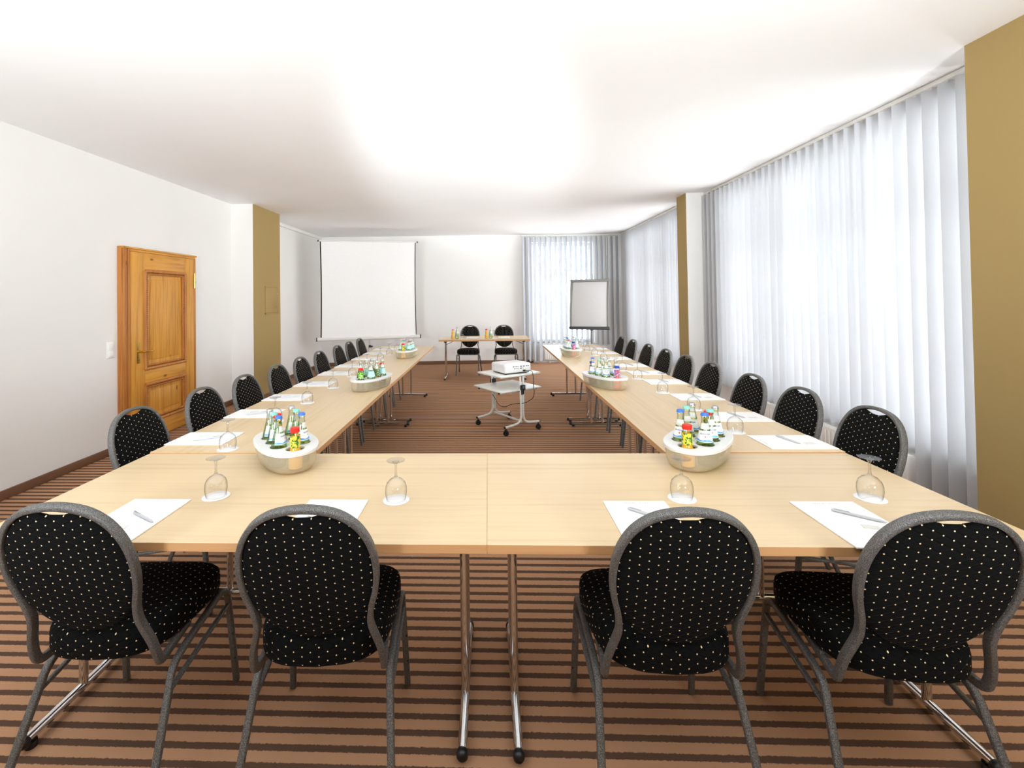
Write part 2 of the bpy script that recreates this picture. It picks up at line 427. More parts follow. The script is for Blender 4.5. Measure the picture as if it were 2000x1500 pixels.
# windows
def window(name, place, w, h, muls):
    root = bpy.data.objects.new(name, None); COL.objects.link(root); root['kind'] = 'structure'
    root.matrix_world = place                     # local x along the wall, z up, y outwards
    bm = NB(); t = .07
    box(bm, (0, 0, t/2), (w, .07, t), .006); box(bm, (0, 0, h-t/2), (w, .07, t), .006)
    for x in (-w/2+t/2, w/2-t/2): box(bm, (x, 0, h/2), (t, .07, h), .006)
    for m in muls: box(bm, (-w/2+w*m, 0, h/2), (.11, .07, h), .006)
    box(bm, (0, 0, h*.72), (w, .06, .06), .006)
    obj('window_frame', bm, M['frame'], root)
    bm = NB(); box(bm, (0, .005, h/2), (w-.06, .006, h-.06)); obj('window_pane', bm, M['pane'], root, 0)
    bm = NB(); box(bm, (0, -.085, -.012), (w+.04, .13, .024), .005); obj('window_sill', bm, M['frame'], root)
window('window_1', Matrix.Translation((XR+.2, 4.42, .40)) @ Matrix.Rotation(R(-90), 4, 'Z'), 3.14, 2.30, (.34, .67))
window('window_2', Matrix.Translation((XR+.2, 8.40, .40)) @ Matrix.Rotation(R(-90), 4, 'Z'), 2.90, 2.30, (.34, .67))
window('window_3', Matrix.Translation(bk(1.66, -.18, .43)) @ Matrix.Rotation(BA, 4, 'Z'), 1.36, 2.23, (.5,))

# pine door in the left wall
root = bpy.data.objects.new('door_1', None); COL.objects.link(root); root['kind'] = 'structure'
root.location = (XL, 0, 0)
bm = NB()
box(bm, (.022, 4.495, 1.008), (.044, .11, 2.016), .006); box(bm, (.030, 4.465, 1.008), (.06, .03, 2.016), .006); box(bm, (.028, 4.53, 1.0), (.052, .022, 1.99), .005)
box(bm, (.020, 5.594, 1.008), (.04, .04, 2.016), .005)
obj('door_frame', bm, M['pine_dark'], root)
bm = NB(); box(bm, (.020, 5.03, 1.996), (.045, 1.16, .042), .005); box(bm, (.03, 5.03, 2.008), (.055, 1.17, .018), .004)
obj('door_head', bm, M['pine_h'], root)
bm = NB(); box(bm, (.024, 4.655, .99), (.04, .20, 1.965), .003); box(bm, (.024, 5.485, .99), (.04, .165, 1.965), .003)
obj('door_stile', bm, M['pine'], root)
bm = NB()
for z0, z1 in ((.008, .20), (.592, .762), (1.785, 1.972)): box(bm, (.0235, 5.079, (z0+z1)/2), (.039, .650, z1-z0), .002)
obj('door_rail', bm, M['pine_h'], root)
bm = NB()
for z0, z1 in ((.19, .60), (.755, 1.79)): box(bm, (.014, 5.079, (z0+z1)/2), (.02, .66, z1-z0))
for z0, z1 in ((.28, .515), (.84, 1.70)): box(bm, (.022, 5.079, (z0+z1)/2), (.014, .48, z1-z0), .006)
obj('door_panel', bm, M['pine'], root)
for z0, z1 in ((.197, .594), (.758, 1.786)):
    bm = NB(); y0, y1 = 4.755, 5.402
    cor = [V(.044, y0, z0), V(.044, y1, z0), V(.044, y1, z1), V(.044, y0, z1)]
    for i in range(4):
        a, b = cor[i], cor[(i+1) % 4]
        sweep(bm, [a, b], rsq(.036, .036, .45), ref=(1, 0, 0)); ins = V(0, 5.079, (z0+z1)/2)
        a2 = a+V(-.006, math.copysign(.032, ins.y-a.y), math.copysign(.032, ins.z-a.z)); b2 = b+V(-.006, math.copysign(.032, ins.y-b.y), math.copysign(.032, ins.z-b.z))
        L = (b2-a2).length; k = int(L/.022)          # carved bead row
        sweep(bm, [a2, b2], rsq(.02, .02, .3), ref=(1, 0, 0))
        for j in range(k): ball(bm, a2+(b2-a2)*((j+.5)/k)+V(.009, 0, 0), .009, 6)
    obj('door_moulding', bm, M['pine_dark'], root)
bm = NB(); sweep(bm, [(.046, 4.658, .83), (.046, 4.658, 1.037)], rsq(.046, .008, .45), ref=(1, 0, 0)); bmesh.ops.bevel(bm, geom=bm.edges[:], offset=.001, segments=1, affect='EDGES')
h = obj('door_handle', bm, M['brass'], root)
bm = NB(); cyl(bm, (.046, 4.658, .948), (.10, 4.658, .948), .010); sweep(bm, catmull([(.095, 4.65, .948), (.10, 4.70, .950), (.10, 4.76, .945), (.098, 4.80, .95)], 4), circ(.009))
ball(bm, (.098, 4.80, .95), .012); cyl(bm, (.05, 4.658, .87), (.056, 4.658, .87), .009)
obj('door_lever', bm, M['brass'], h)
for z in (.30, 1.71):
    bm = NB(); cyl(bm, (.05, 5.575, z-.09), (.05, 5.575, z+.09), .008); obj('door_hinge', bm, M['brass'], root)
# flush hatch in the brown face of the left pillar
t = thing('wall_hatch', 'flush brown access hatch with two small knobs in the left pillar', 'hatch', (-3.32, 7.04, 1.46))
bm = NB()
for y in (-.2, .2): box(bm, (.005, y, 0), (.01, .02, .42), .002)
for z in (-.2, .2): box(bm, (.005, 0, z), (.01, .42, .02), .002)
obj('hatch_frame', bm, M['brown'], t)
bm = NB(); box(bm, (.004, 0, 0), (.008, .375, .375), .002); obj('hatch_door', bm, M['brown'], t)
for z in (-.1, .1):
    bm = NB(); cyl(bm, (.007, .165, z), (.016, .165, z), .008); obj('knob', bm, M['steel'], t)
t = thing('light_switch', 'white double light switch plate on the wall left of the door', 'light switch', (XL, 4.351, 1.003))
bm = NB(); box(bm, (.005, 0, 0), (.01, .085, .156), .004); obj('switch_plate', bm, M['switch'], t)
for z in (-.036, .036):
    bm = NB(); box(bm, (.012, 0, z), (.008, .055, .055), .003); obj('rocker', bm, M['switch'], t)

# ------------------------------------------------------------------ vertical blinds
def blind(name, label, place, spots, top, track, ang, wand=None, fab='slat'):
    t = thing(name, label, 'blind'); t.matrix_world = place       # local x along the window, y towards the room
    bm = NB(); x0, x1 = track; box(bm, ((x0+x1)/2, 0, top+.018), (x1-x0, .045, .03), .004); obj('headrail', bm, M['headrail'], t)
    meshes = {}
    for x, zb in spots:
        if zb not in meshes:
            bm = NB(); w = .127; zt = top-.012; n = 6; cur = .006
            A = [(-w/2+w*i/n, cur*(1-(2*i/n-1)**2)) for i in range(n+1)]
            for sgn in (0, 1):
                vs = [[bm.verts.new((a, b+(.0009 if sgn else 0), z)) for a, b in A] for z in (zb, zt)]
                for i in range(n): bm.faces.new((vs[0][i], vs[0][i+1], vs[1][i+1], vs[1][i]))
            box(bm, (0, .004, zt+.006), (.02, .004, .024))
            box(bm, (0, .004, zb+.004), (.118, .005, .03))
            o = obj('slat', bm, M[fab], t, 40); meshes[zb] = o
        else:
            o = meshes[zb].copy(); COL.objects.link(o); o.parent = t
        o.location = (x, 0, 0); o.rotation_euler = (0, 0, ang+R(random.uniform(-3, 3)))
    if wand:
        bm = NB(); cyl(bm, (wand[0], .05, wand[1]), (wand[0], .05, top), .007, 8); obj('wand', bm, M['headrail'], t)
P1 = Matrix.Translation((2.95, 0, 0)) @ Matrix.Rotation(R(90), 4, 'Z')     # local x = world y, local y = world -x
sp = []; y = 3.066-.113
while y < 6.40:
    sp.append((y, .06 if y < 3.38 else .34)); y += .1135
blind('vertical_blind', 'white vertical blind on the near right window', P1, sp, 2.795, (2.74, 6.42), R(68))
sp = []; y = 6.82
while y < 10.28:
    sp.append((y, .06 if (y < 7.0 or y > 9.9) else .34)); y += .1135
blind('vertical_blind', 'white vertical blind behind far right chairs, past the brown pillar', P1, sp, 2.795, (6.76, 10.36), R(66))
P2 = Matrix.Translation(bk(0, .10, 0)) @ Matrix.Rotation(BA, 4, 'Z') @ Matrix.Rotation(R(180), 4, 'Z')
sp = []; x = .80
while x < 2.86:
    sp.append((-x, .06 if (x < 1.2 or x > 2.64) else .40)); x += .1135
blind('vertical_blind', 'white vertical blind on the back wall window behind the flip chart', P2, sp, 2.78, (-2.90, -.72), R(50), (-2.60, 1.2), 'slat_shaded')
# radiators under the windows
def radiator(label, place, L, z0, z1):
    t = thing('radiator', label, 'radiator'); t.matrix_world = place          # local x along wall, y towards the room
    bm = NB(); box(bm, (0, 0, (z0+z1)/2), (L, .06, z1-z0), .006)
    n = int(L/.045)
    for i in range(n): box(bm, (-L/2+(i+.5)*L/n, .031, (z0+z1)/2), (.026, .008, z1-z0-.05), .003)
    obj('radiator_panel', bm, M['rad'], t)
    bm = NB()
    for i in range(int(L/.02)): box(bm, (-L/2+.01+i*.02, 0, z1+.004), (.012, .05, .006))
    obj('radiator_grille', bm, M['rad'], t)
    for x in (-L/2+.12, L/2-.12):
        bm = NB(); box(bm, (x, -.02, z0/2), (.03, .02, z0)); obj('radiator_bracket', bm, M['rad'], t)
radiator('white panel radiator below the near right window', Matrix.Translation((2.935, 4.5, 0)) @ Matrix.Rotation(R(90), 4, 'Z') , 2.2, .07, .30)
radiator('white panel radiator below the back wall window', Matrix.Translation(bk(1.9, .06, 0)) @ Matrix.Rotation(BA+PI, 4, 'Z'), 1.36, .07, .34)

# ------------------------------------------------------------------ tables
TL, TW, TZ = 1.5995, .794, .74
def make_table(label, loc, rz):
    t = thing('folding_table', label, 'table', loc, rz, 'beech folding conference tables')
    bm = NB(); box(bm, (0, 0, TZ-.0135), (TL, TW, .027), .0010, 1)
    for f in bm.faces:
        f.normal_update(); f.material_index = 0 if abs(f.normal.z) > .7 else 1
    obj('tabletop', bm, [M['beech'], M['beech_edge']], t, 0)
    for sx in (-1, 1):
        x = sx*(TL/2-.088)
        bm = NB(); sweep(bm, [(x, -.285, .036), (x, .285, .036)], rsq(.030, .032, .5, 5), ref=(0, 0, 1)); f = obj('foot_bar', bm, M['chrome'], t)
        for sy in (-1, 1):
            bm = NB(); ball(bm, (x, sy*.287, .034), .0195, 12); cyl(bm, (x, sy*.262, 0), (x, sy*.262, .02), .017)
            obj('foot_cap', bm, M['black'], f)
            bm = NB(); cyl(bm, (x, sy*.062, .04), (x, sy*.062, .70), .0145, 14); obj('leg', bm, M['chrome'], t)
            bm = NB(); box(bm, (x-sx*.0, sy*.062, .688), (.05, .045, .05), .004); obj('hinge_bracket', bm, M['black'], t)
        bm = NB(); cyl(bm, (x-sx*.012, 0, .62), (x-sx*.20, 0, .708), .005, 8); cyl(bm, (x, -.062, .62), (x, .062, .62), .006, 8)
        obj('folding_brace', bm, M['darkgrey'], t)
    return t
DZ = .005                                        # the side tables stand a few millimetres higher
T0 = make_table('front beech folding table on the left, nearest the camera', (-.014-.8, 1.764, 0), 0)
dup(T0, (-.014+.8, 1.764, 0), 0, 'front beech folding table on the right, nearest the camera')
for side, nm in ((-1, 'left'), (1, 'right')):
    for k in range(3):
        lab = '%s beech folding table in the %s row of the U-shaped setup' % (('nearest', 'middle', 'farthest')[k], nm)
        dup(T0, (-.014+side*(1.6-.397), 2.161+.8+1.6*k+.004, DZ), PI/2, lab)
dup(T0, (-.078, 8.56, -.018), 0, 'lone beech folding table facing the room in front of the back wall')

# ------------------------------------------------------------------ chairs
def yb(z): return -.145-(z-.385)*.280
def make_chair(label, loc, rz, group):
    t = thing('stacking_chair', label, 'chair', loc, rz, group)
    # seat cushion
    bm = NB(); uvl = bm.loops.layers.uv.new('UVMap'); n = 44
    def outline(k, z):
        pts = []
        for i in range(n):
            a = 2*PI*i/n; c, s = math.cos(a), math.sin(a); e = 2/4.6
            yy = math.copysign(abs(s)**e, s); xx = math.copysign(abs(c)**e, c)
            hw = .205+.010*yy-(.012 if yy < 0 else 0)*abs(yy)
            y = .020+.200*yy
            if yy < 0: y += .030*abs(xx)**2*abs(yy)
            pts.append(bm.verts.new((xx*hw*k, .02+(y-.02)*k, z)))
        return pts
    rings = [outline(.955, .400), outline(.985, .403), outline(1.0, .415), outline(1.0, .452), outline(.988, .466), outline(.95, .475), outline(.80, .481), outline(.5, .485), outline(.2, .486)]
    fs = []
    for a, b in zip(rings, rings[1:]):
        for i in range(n): fs.append((bm.faces.new((a[i], a[(i+1) % n], b[(i+1) % n], b[i])), i))
    fs.append((bm.faces.new(rings[-1]), 0)); fs.append((bm.faces.new(list(reversed(rings[0]))), 0))
    per = [0]
    for i in range(n): per.append(per[-1]+(rings[2][i].co-rings[2][(i+1) % n].co).length)
    for f, i in fs:
        f.normal_update()
        for lp in f.loops:
            c = lp.vert.co
            if abs(f.normal.z) > .55 or len(f.verts) > 4: lp[uvl].uv = (c.x, c.y)
            else:
                k = None
                for rg in rings:
                    if lp.vert in (rg[i], rg[(i+1) % n]): k = i if lp.vert is rg[i] else i+1
                lp[uvl].uv = (per[k], c.z)
    obj('seat', bm, M['fabric'], t, 60)
    # padded round backrest with a hand slot left open at the top
    bm = NB(); uvl = bm.loops.layers.uv.new('UVMap'); n = 56; radii = [0, .25, .5, .72, .86, .94, .98, 1.0]
    a_, b_, c_ = .1815, .2045, .693
    faces = []
    edge = None
    for sgn in (-1, 1):
        prev = None
        for r in radii:
            ring = []
            for i in range(n):
                th = 2*PI*i/n; x = a_*r*math.cos(th); s = b_*r*math.sin(th)
                if s > 0: s = b_*r*max(0, 1-abs(math.cos(th))**2.4)**(1/2.4)
                if s > 0: s -= .020*math.exp(-(x/.046)**4)*r**6
                z = c_+s; th_ = .0175*math.sqrt(max(0, 1-r**5))
                if r == 0 and i > 0: ring.append(ring[0]); continue
                if r == 1.0 and edge is not None: ring.append(edge[i]); continue
                ring.append(bm.verts.new((x, yb(z)+.002+sgn*th_, z)))
            if r == 1.0 and edge is None: edge = ring
            if prev:
                for i in range(n):
                    vs = []
                    for q in (prev[i], prev[(i+1) % n], ring[(i+1) % n], ring[i]):
                        if q not in vs: vs.append(q)
                    faces.append(bm.faces.new(vs))
            prev = ring
    for f in faces:
        for lp in f.loops: lp[uvl].uv = (lp.vert.co.x, lp.vert.co.z*1.033)
    obj('backrest', bm, M['fabric'], t, 60)
    # bent tube round the backrest
    half = [(.176, .02, .386), (.182, -.07, .376), (.187, -.130, .373), (.188, yb(.40), .400), (.1815, 0, .45), (.166, 0, .505), (.1595, 0, .54), (.165, 0, .59), (.179, 0, .645), (.1855, 0, .70), (.181, 0, .762), (.164, 0, .815), (.132, 0, .860), (.080, 0, .892)]
    rt = [(x, (y if i < 3 else yb(z)), z) for i, (x, y, z) in enumerate(half)]
    path = rt+[(0, yb(.904), .904)]+[(-x, y, z) for x, y, z in reversed(rt)]
    bm = NB(); pp = catmull(path, 4); sweep(bm, pp, rsq(.0165, .0250, .22), ref=None)
    obj('back_frame', bm, M['hammer'], t, 50)
    for sx in (-1, 1):
        bm = NB(); pth = catmull([(.214*sx, .250, .004), (.208*sx, .232, .18), (.203*sx, .214, .335), (.202*sx, .200, .368), (.202*sx, .172, .384), (.2015*sx, .13, .381), (.2010*sx, .06, .368)], 4)
        sweep(bm, pth, rsq(.020, .022, .3), ref=(1, 0, 0)); lg = obj('leg', bm, M['hammer'], t, 50)
        for z in (.10, .20):
            bm = NB(); cyl(bm, (sx*(.218-z*.03), .243-z*.1, z), (sx*(.224-z*.03), .243-z*.1, z), .004, 8); obj('stacking_stud', bm, M['black'], lg)
        bm = NB(); pth = catmull([(.2010*sx, .062, .3685), (.2*sx, -.02, .352), (.199*sx, -.075, .335), (.200*sx, -.105, .310), (.204*sx, -.128, .26), (.222*sx, -.250, .004)], 4)
        sweep(bm, pth, rsq(.020, .022, .3), ref=(1, 0, 0)); obj('leg', bm, M['hammer'], t, 50)
        bm = NB(); sweep(bm, [(.2055*sx, .217, .318), (.2025*sx, -.122, .268)], rsq(.012, .016, .3), ref=(1, 0, 0)); obj('side_brace', bm, M['hammer'], t, 50)
    for hx, y, z in ((.2, .165, .388), (.19, -.06, .386)):
        bm = NB(); sweep(bm, [(-hx, y, z), (hx, y, z)], rsq(.02, .02, .3), ref=(0, 0, 1)); obj('seat_support', bm, M['hammer'], t, 50)
    return t
FG = 'chairs along the front tables'
CH = make_chair('black dotted chair at far left of the four nearest chairs', (-1.197, 1.525, 0), R(1), FG)
dup(CH, (-.522, 1.515, 0), R(4), 'black dotted chair second from left among the four nearest chairs', FG)
dup(CH, (.507, 1.510, 0), R(0), 'black dotted chair second from right among the four nearest chairs', FG)
dup(CH, (1.162, 1.497, 0), R(-4), 'black dotted chair at far right of the four nearest chairs', FG)
LX = [2.36, 2.900, 3.392, 3.923, 4.420, 4.930, 5.530, 6.000, 6.494]
RX = [2.296, 2.780, 3.262, 3.836, 4.320, 4.81, 5.33, 5.89, 6.375]
for k, y in enumerate(LX):
    lab = '%s black dotted chair in the row along the left tables%s' % (ORD[k], ', counted from the camera' if 0 < k < 8 else '')
    dup(CH, (-1.815+.285-(.033 if k == 0 else .014 if k == 1 else 0), y, 0), -PI/2, lab, 'chairs along the left tables')
for k, y in enumerate(RX):
    lab = '%s black dotted chair in the row along the right tables%s' % (ORD[k], ', counted from the camera' if 0 < k < 8 else '')
    dup(CH, (1.795-.285+(.033 if k == 0 else .014 if k == 1 else 0), y, 0), PI/2, lab, 'chairs along the right tables')
dup(CH, (-.385, 8.95, 0), R(176), 'black dotted chair behind the back table, left one', 'chairs behind the back table')
dup(CH, (.315, 8.95, 0), R(184), 'black dotted chair behind the back table, right one', 'chairs behind the back table')

# ------------------------------------------------------------------ notepads, pens, sachets, glasses, coasters
def marks(bm, x0, x1, y, h, n, rnd, z):
    w = (x1-x0)/n
    for i in range(n):
        cx = x0+(i+.5)*w
        for _ in range(2):
            a = rnd.random()
            if a < .6: box(bm, (cx+rnd.uniform(-.25, .25)*w, y, z), (.0009, h, .0002))
            else: box(bm, (cx, y+rnd.uniform(-.4, .4)*h, z), (w*.6, .0009, .0002))
def make_pad(label, loc, rz, group):
    t = thing('notepad', label, 'notepad', loc, rz, group)
    bm = NB(); box(bm, (0, 0, .0022), (.21, .297, .0036)); obj('paper', bm, M['paper'], t, 0)
    bm = NB(); box(bm, (0, 0, .0002), (.2105, .2975, .0004)); obj('backing_card', bm, M['card'], t, 0)
    bm = NB(); marks(bm, -.045, .045, .131, .0045, 13, random.Random(3), .0041); obj('printed_header', bm, [M['ink']], t, 0)
    return t
def make_pen(label, loc, rz):
    t = thing('ballpoint_pen', label, 'pen', loc, rz, 'pens on the notepads')
    bm = NB(); pr = [(0, -.070), (.0008, -.0695), (.0035, -.058), (.0044, -.03), (.0046, .03), (.0042, .06), (.003, .066), (0, .067)]
    b2 = NB(); lathe(b2, pr, 10); b2.transform(Matrix.Translation((0, 0, .0047)) @ Matrix.Rotation(R(-90), 4, 'X')); obj('barrel', b2, M['pen'], t)
    bm = NB(); box(bm, (0, .04, .0100), (.003, .04, .0014), .0005); obj('clip', bm, M['steel'], t)
    return t
def make_glass(label, loc, group):
    t = thing('wine_glass', label, 'glass', loc, 0, group)
    bm = NB(); lathe(bm, [(.0335, .0002), (.0365, .012), (.0385, .028), (.0375, .046), (.033, .060), (.022, .072), (.010, .0785), (.006, .083),
                          (.0045, .081), (.009, .0765), (.0213, .0705), (.0322, .059), (.0367, .0455), (.0377, .028), (.0357, .012), (.0327, .0002), (.0335, .0002)], 28)
    obj('bowl', bm, M['glass'], t, 60)
    bm = NB(); lathe(bm, [(0, .0815), (.0058, .083), (.0042, .092), (.0038, .108), (.0045, .124), (.008, .1315), (.013, .1345)], 16); obj('stem', bm, M['stem'], t, 60)
    bm = NB(); lathe(bm, [(0, .1365), (.0128, .1346), (.025, .137), (.0328, .1385), (.0332, .1398), (.02, .1396), (0, .1392)], 28); obj('foot', bm, M['glass'], t, 60)
    return t
def make_coaster(label, loc, group):
    t = thing('paper_coaster', label, 'coaster', loc, random.uniform(-.4, .4), group)
    bm = NB(); lathe(bm, [(0, 0), (.0465, 0), (.047, .0006), (.0465, .0014), (0, .0014)], 32); obj('disc', bm, M['paper'], t, 60)
    bm = NB(); marks(bm, -.036, .036, .004, .0042, 12, random.Random(8), .0015); obj('printed_line', bm, M['ink_red'], t, 0)
    return t
def make_sachet(label, loc, rz):
    t = thing('sachet', label, 'sachet', loc, rz, 'sachets on the notepads')
    bm = NB()
    n = 5; vs = [[bm.verts.new((-.021+.042*i/n, -.012+.024*j/3, .0006+.0028*math.sin(PI*i/n)*math.sin(PI*j/3))) for i in range(n+1)] for j in range(4)]
    for j in range(3):
        for i in range(n): bm.faces.new((vs[j][i], vs[j][i+1], vs[j+1][i+1], vs[j+1][i]))
    r = bmesh.ops.extrude_face_region(bm, geom=bm.faces[:])
    for g in r['geom']:
        if isinstance(g, bmesh.types.BMVert): g.co.z = .0002
    obj('wrapper', bm, M['sachet'], t)
    bm = NB(); box(bm, (-.0215, 0, .0006), (.004, .024, .0008)); box(bm, (.0215, 0, .0006), (.004, .024, .0008)); obj('crimped_end', bm, M['sachet'], t, 0)
    return t
PZ = TZ+.0003; PADZ = TZ+.0045
protos = {}
def place(kind, mk, label, loc, rz, group=None):
    if kind not in protos:
        protos[kind] = mk(label, loc, rz, group) if kind == 'pad' else (mk(label, loc, rz) if kind in ('pen', 'sachet') else mk(label, loc, group))
        return protos[kind]
    return dup(protos[kind], loc, rz, label, group)
def setting(desc, px, py, ang, gx, gy, pen=None, sachet=None, row='front', glass=True, pad=True):
    """one place laid: pad centre, glass centre"""
    z = 0 if row == 'front' else DZ
    if pad: place('pad', make_pad, 'white notepad '+desc, (px, py, PZ+z), ang, 'notepads on the %s tables' % row)
    if glass:
        place('coaster', make_coaster, 'round white paper coaster '+desc, (gx, gy, PZ+z), random.uniform(-.3, .3), 'coasters on the %s tables' % row)
        place('glass', make_glass, 'upturned wine glass '+desc, (gx, gy, PZ+z+.0016), 0, 'upturned glasses on the %s tables' % row)
    if pen: place('pen', make_pen, 'silver pen on notepad '+desc, (pen[0], pen[1], PADZ+z), pen[2])
    if sachet: place('sachet', make_sachet, 'small white sachet on notepad '+desc, (sachet[0], sachet[1], PADZ+z), sachet[2])
# front tables: pad centre from its two far corners
setting('at first place from the left, front tables', -1.186, 1.508, 0, -1.010, 1.690, (-1.150, 1.510, R(60)), (-1.180, 1.445, R(15)))
setting('at second place from the left, front tables', -.541, 1.508, 0, -.338, 1.664, (-.545, 1.480, R(60)), (-.57, 1.42, R(10)))
setting('at third place from the left, front tables', .493, 1.506, 0, .671, 1.684, (.505, 1.545, R(50)), (.50, 1.46, R(-10)))
setting('at fourth place from the left, front tables', 1.124, 1.506, 0, 1.317, 1.690, (1.16, 1.540, R(50)), (1.15, 1.475, R(-15)))
pl = [2.375, 2.896, 3.373, 3.905, 4.455, 4.945, 5.545, 6.055, 6.55]
gl = [2.211, 2.715, 3.201, 3.741, 4.278, 4.80, 5.40, 5.882, 6.393]
pr_ = [2.300, 2.772, 3.312, 3.893, 4.348, 4.814, 5.360, 5.90, 6.385]
gr = [2.473, 2.958, 3.475, 4.047, 4.496, 5.272-.05, 5.66, 6.08, 6.50]
for k in range(9):
    d = 'at %s place of the left row%s' % (ORD[k], '' if k in (0, 8) else ' from the camera')
    setting(d, -1.472, pl[k], -PI/2, -1.262, gl[k], (-1.45, pl[k]-.02, R(-60)), (-1.50, pl[k]+.04, R(20)) if k < 3 else None, 'left')
    d = 'at %s place of the right row%s' % (ORD[k], '' if k in (0, 8) else ' from the camera')
    setting(d, 1.432, pr_[k], PI/2, 1.262, gr[k], (1.43, pr_[k]+.02, R(15)), (1.50, pr_[k]-.03, R(5)) if k < 3 else None, 'right')
zf = -.018
for sx, nm in ((-.33, 'left'), (.25, 'right')):
    o = dup(protos['pad'], (sx+.03, 8.60, TZ+zf+.0003), PI, 'white notepad at the %s seat of the back table' % nm, 'notepads on the back table')
    dup(protos['coaster'], (sx-.155, 8.46, TZ+zf+.0003), .2, 'round white paper coaster at the %s seat of the back table' % nm, 'coasters on the back table')
    dup(protos['glass'], (sx-.155, 8.46, TZ+zf+.0019), 0, 'upturned wine glass at the %s seat of the back table' % nm, 'upturned glasses on the back table')

# ------------------------------------------------------------------ bottles
def bottle_outer(prof, t=.0022):
    inner = [(max(r-t, .0005), z) for r, z in prof[2:]]
    return prof+list(reversed(inner))+[(0, .006)]
def make_water(label, loc, rz, cap, lab, liquid):
    t = thing('water_bottle', label, 'bottle', loc, rz)
    body = [(0, .0), (.026, .0), (.0292, .005), (.0330, .040), (.0340, .072), (.0310, .098), (.0225, .135), (.0158, .165), (.0127, .186), (.0125, .192), (.0140, .195), (.0140, .200), (.0125, .203)]
    bm = NB(); lathe(bm, bottle_outer(body), 20); obj('glass_body', bm, M['bottle'], t, 60)
    bm = NB(); lathe(bm, [(0, .007), (.0268, .007), (.0300, .040), (.0310, .072), (.0278, .098), (.0194, .135), (.0150, .155), (0, .155)], 16); obj('liquid', bm, liquid, t, 60)
    bm = NB(); lathe(bm, [(0, .2145), (.0115, .2142), (.0145, .211), (.0158, .203), (.0150, .2028), (0, .2032)], 18); obj('crown_cap', bm, cap, t, 40)
    bm = NB(); uvl = bm.loops.layers.uv.new('UVMap')
    lathe(bm, [(.0312, .0990), (.0229, .135), (.0211, .143)], 16, a0=-190, a1=10, uv=uvl); obj('label', bm, lab, t, 60)
    bm = NB(); uvl = bm.loops.layers.uv.new('UVMap')
    lathe(bm, [(.0198, .150), (.0147, .173)], 12, a0=-150, a1=-30, uv=uvl); obj('neck_label', bm, M['sachet'], t, 60)
    return t
def make_juice(label, loc, rz, cap, lab, liquid):
    t = thing('juice_bottle', label, 'bottle', loc, rz)
    body = [(0, 0), (.027, 0), (.031, .005), (.0315, .05), (.030, .062), (.024, .080), (.0205, .090), (.0205, .142), (.0175, .150), (.0175, .158)]
    bm = NB(); lathe(bm, bottle_outer(body), 20); obj('glass_body', bm, M['glass'], t, 60)
    bm = NB(); lathe(bm, [(0, .0065), (.0283, .0065), (.0288, .05), (.0273, .062), (.0214, .080), (.0180, .090), (.0180, .136), (0, .136)], 18); obj('liquid', bm, liquid, t, 60)
    bm = NB(); lathe(bm, [(0, .173), (.0165, .1728), (.0192, .170), (.0197, .158), (.0192, .154), (0, .1582)], 20); obj('lid', bm, cap, t, 40)
    bm = NB(); uvl = bm.loops.layers.uv.new('UVMap')
    lathe(bm, [(.0209, .092), (.0209, .140)], 20, uv=uvl); obj('label', bm, lab, t, 60)
    return t
WP = JP = None
def water(label, loc, rz, cap, lab, liquid, group):
    global WP
    if WP is None: WP = make_water(label, loc, rz, cap, lab, liquid); o = WP; o['group'] = group
    else: o = dup(WP, loc, rz, label, group)
    for c in o.children:
        k = c.name.split('.')[0]
        if o is not WP:
            if k == 'crown_cap': setmat(c, cap)
            if k == 'label': setmat(c, lab)
            if k == 'liquid': setmat(c, liquid)
    return o
def juiceb(label, loc, rz, cap, lab, liquid, group):
    global JP
    if JP is None: JP = make_juice(label, loc, rz, cap, lab, liquid); o = JP; o['group'] = group
    else: o = dup(JP, loc, rz, label, group)
    for c in o.children:
        k = c.name.split('.')[0]
        if o is not JP:
            if k == 'lid': setmat(c, cap)
            if k == 'label': setmat(c, lab)
            if k == 'liquid': setmat(c, liquid)
    return o
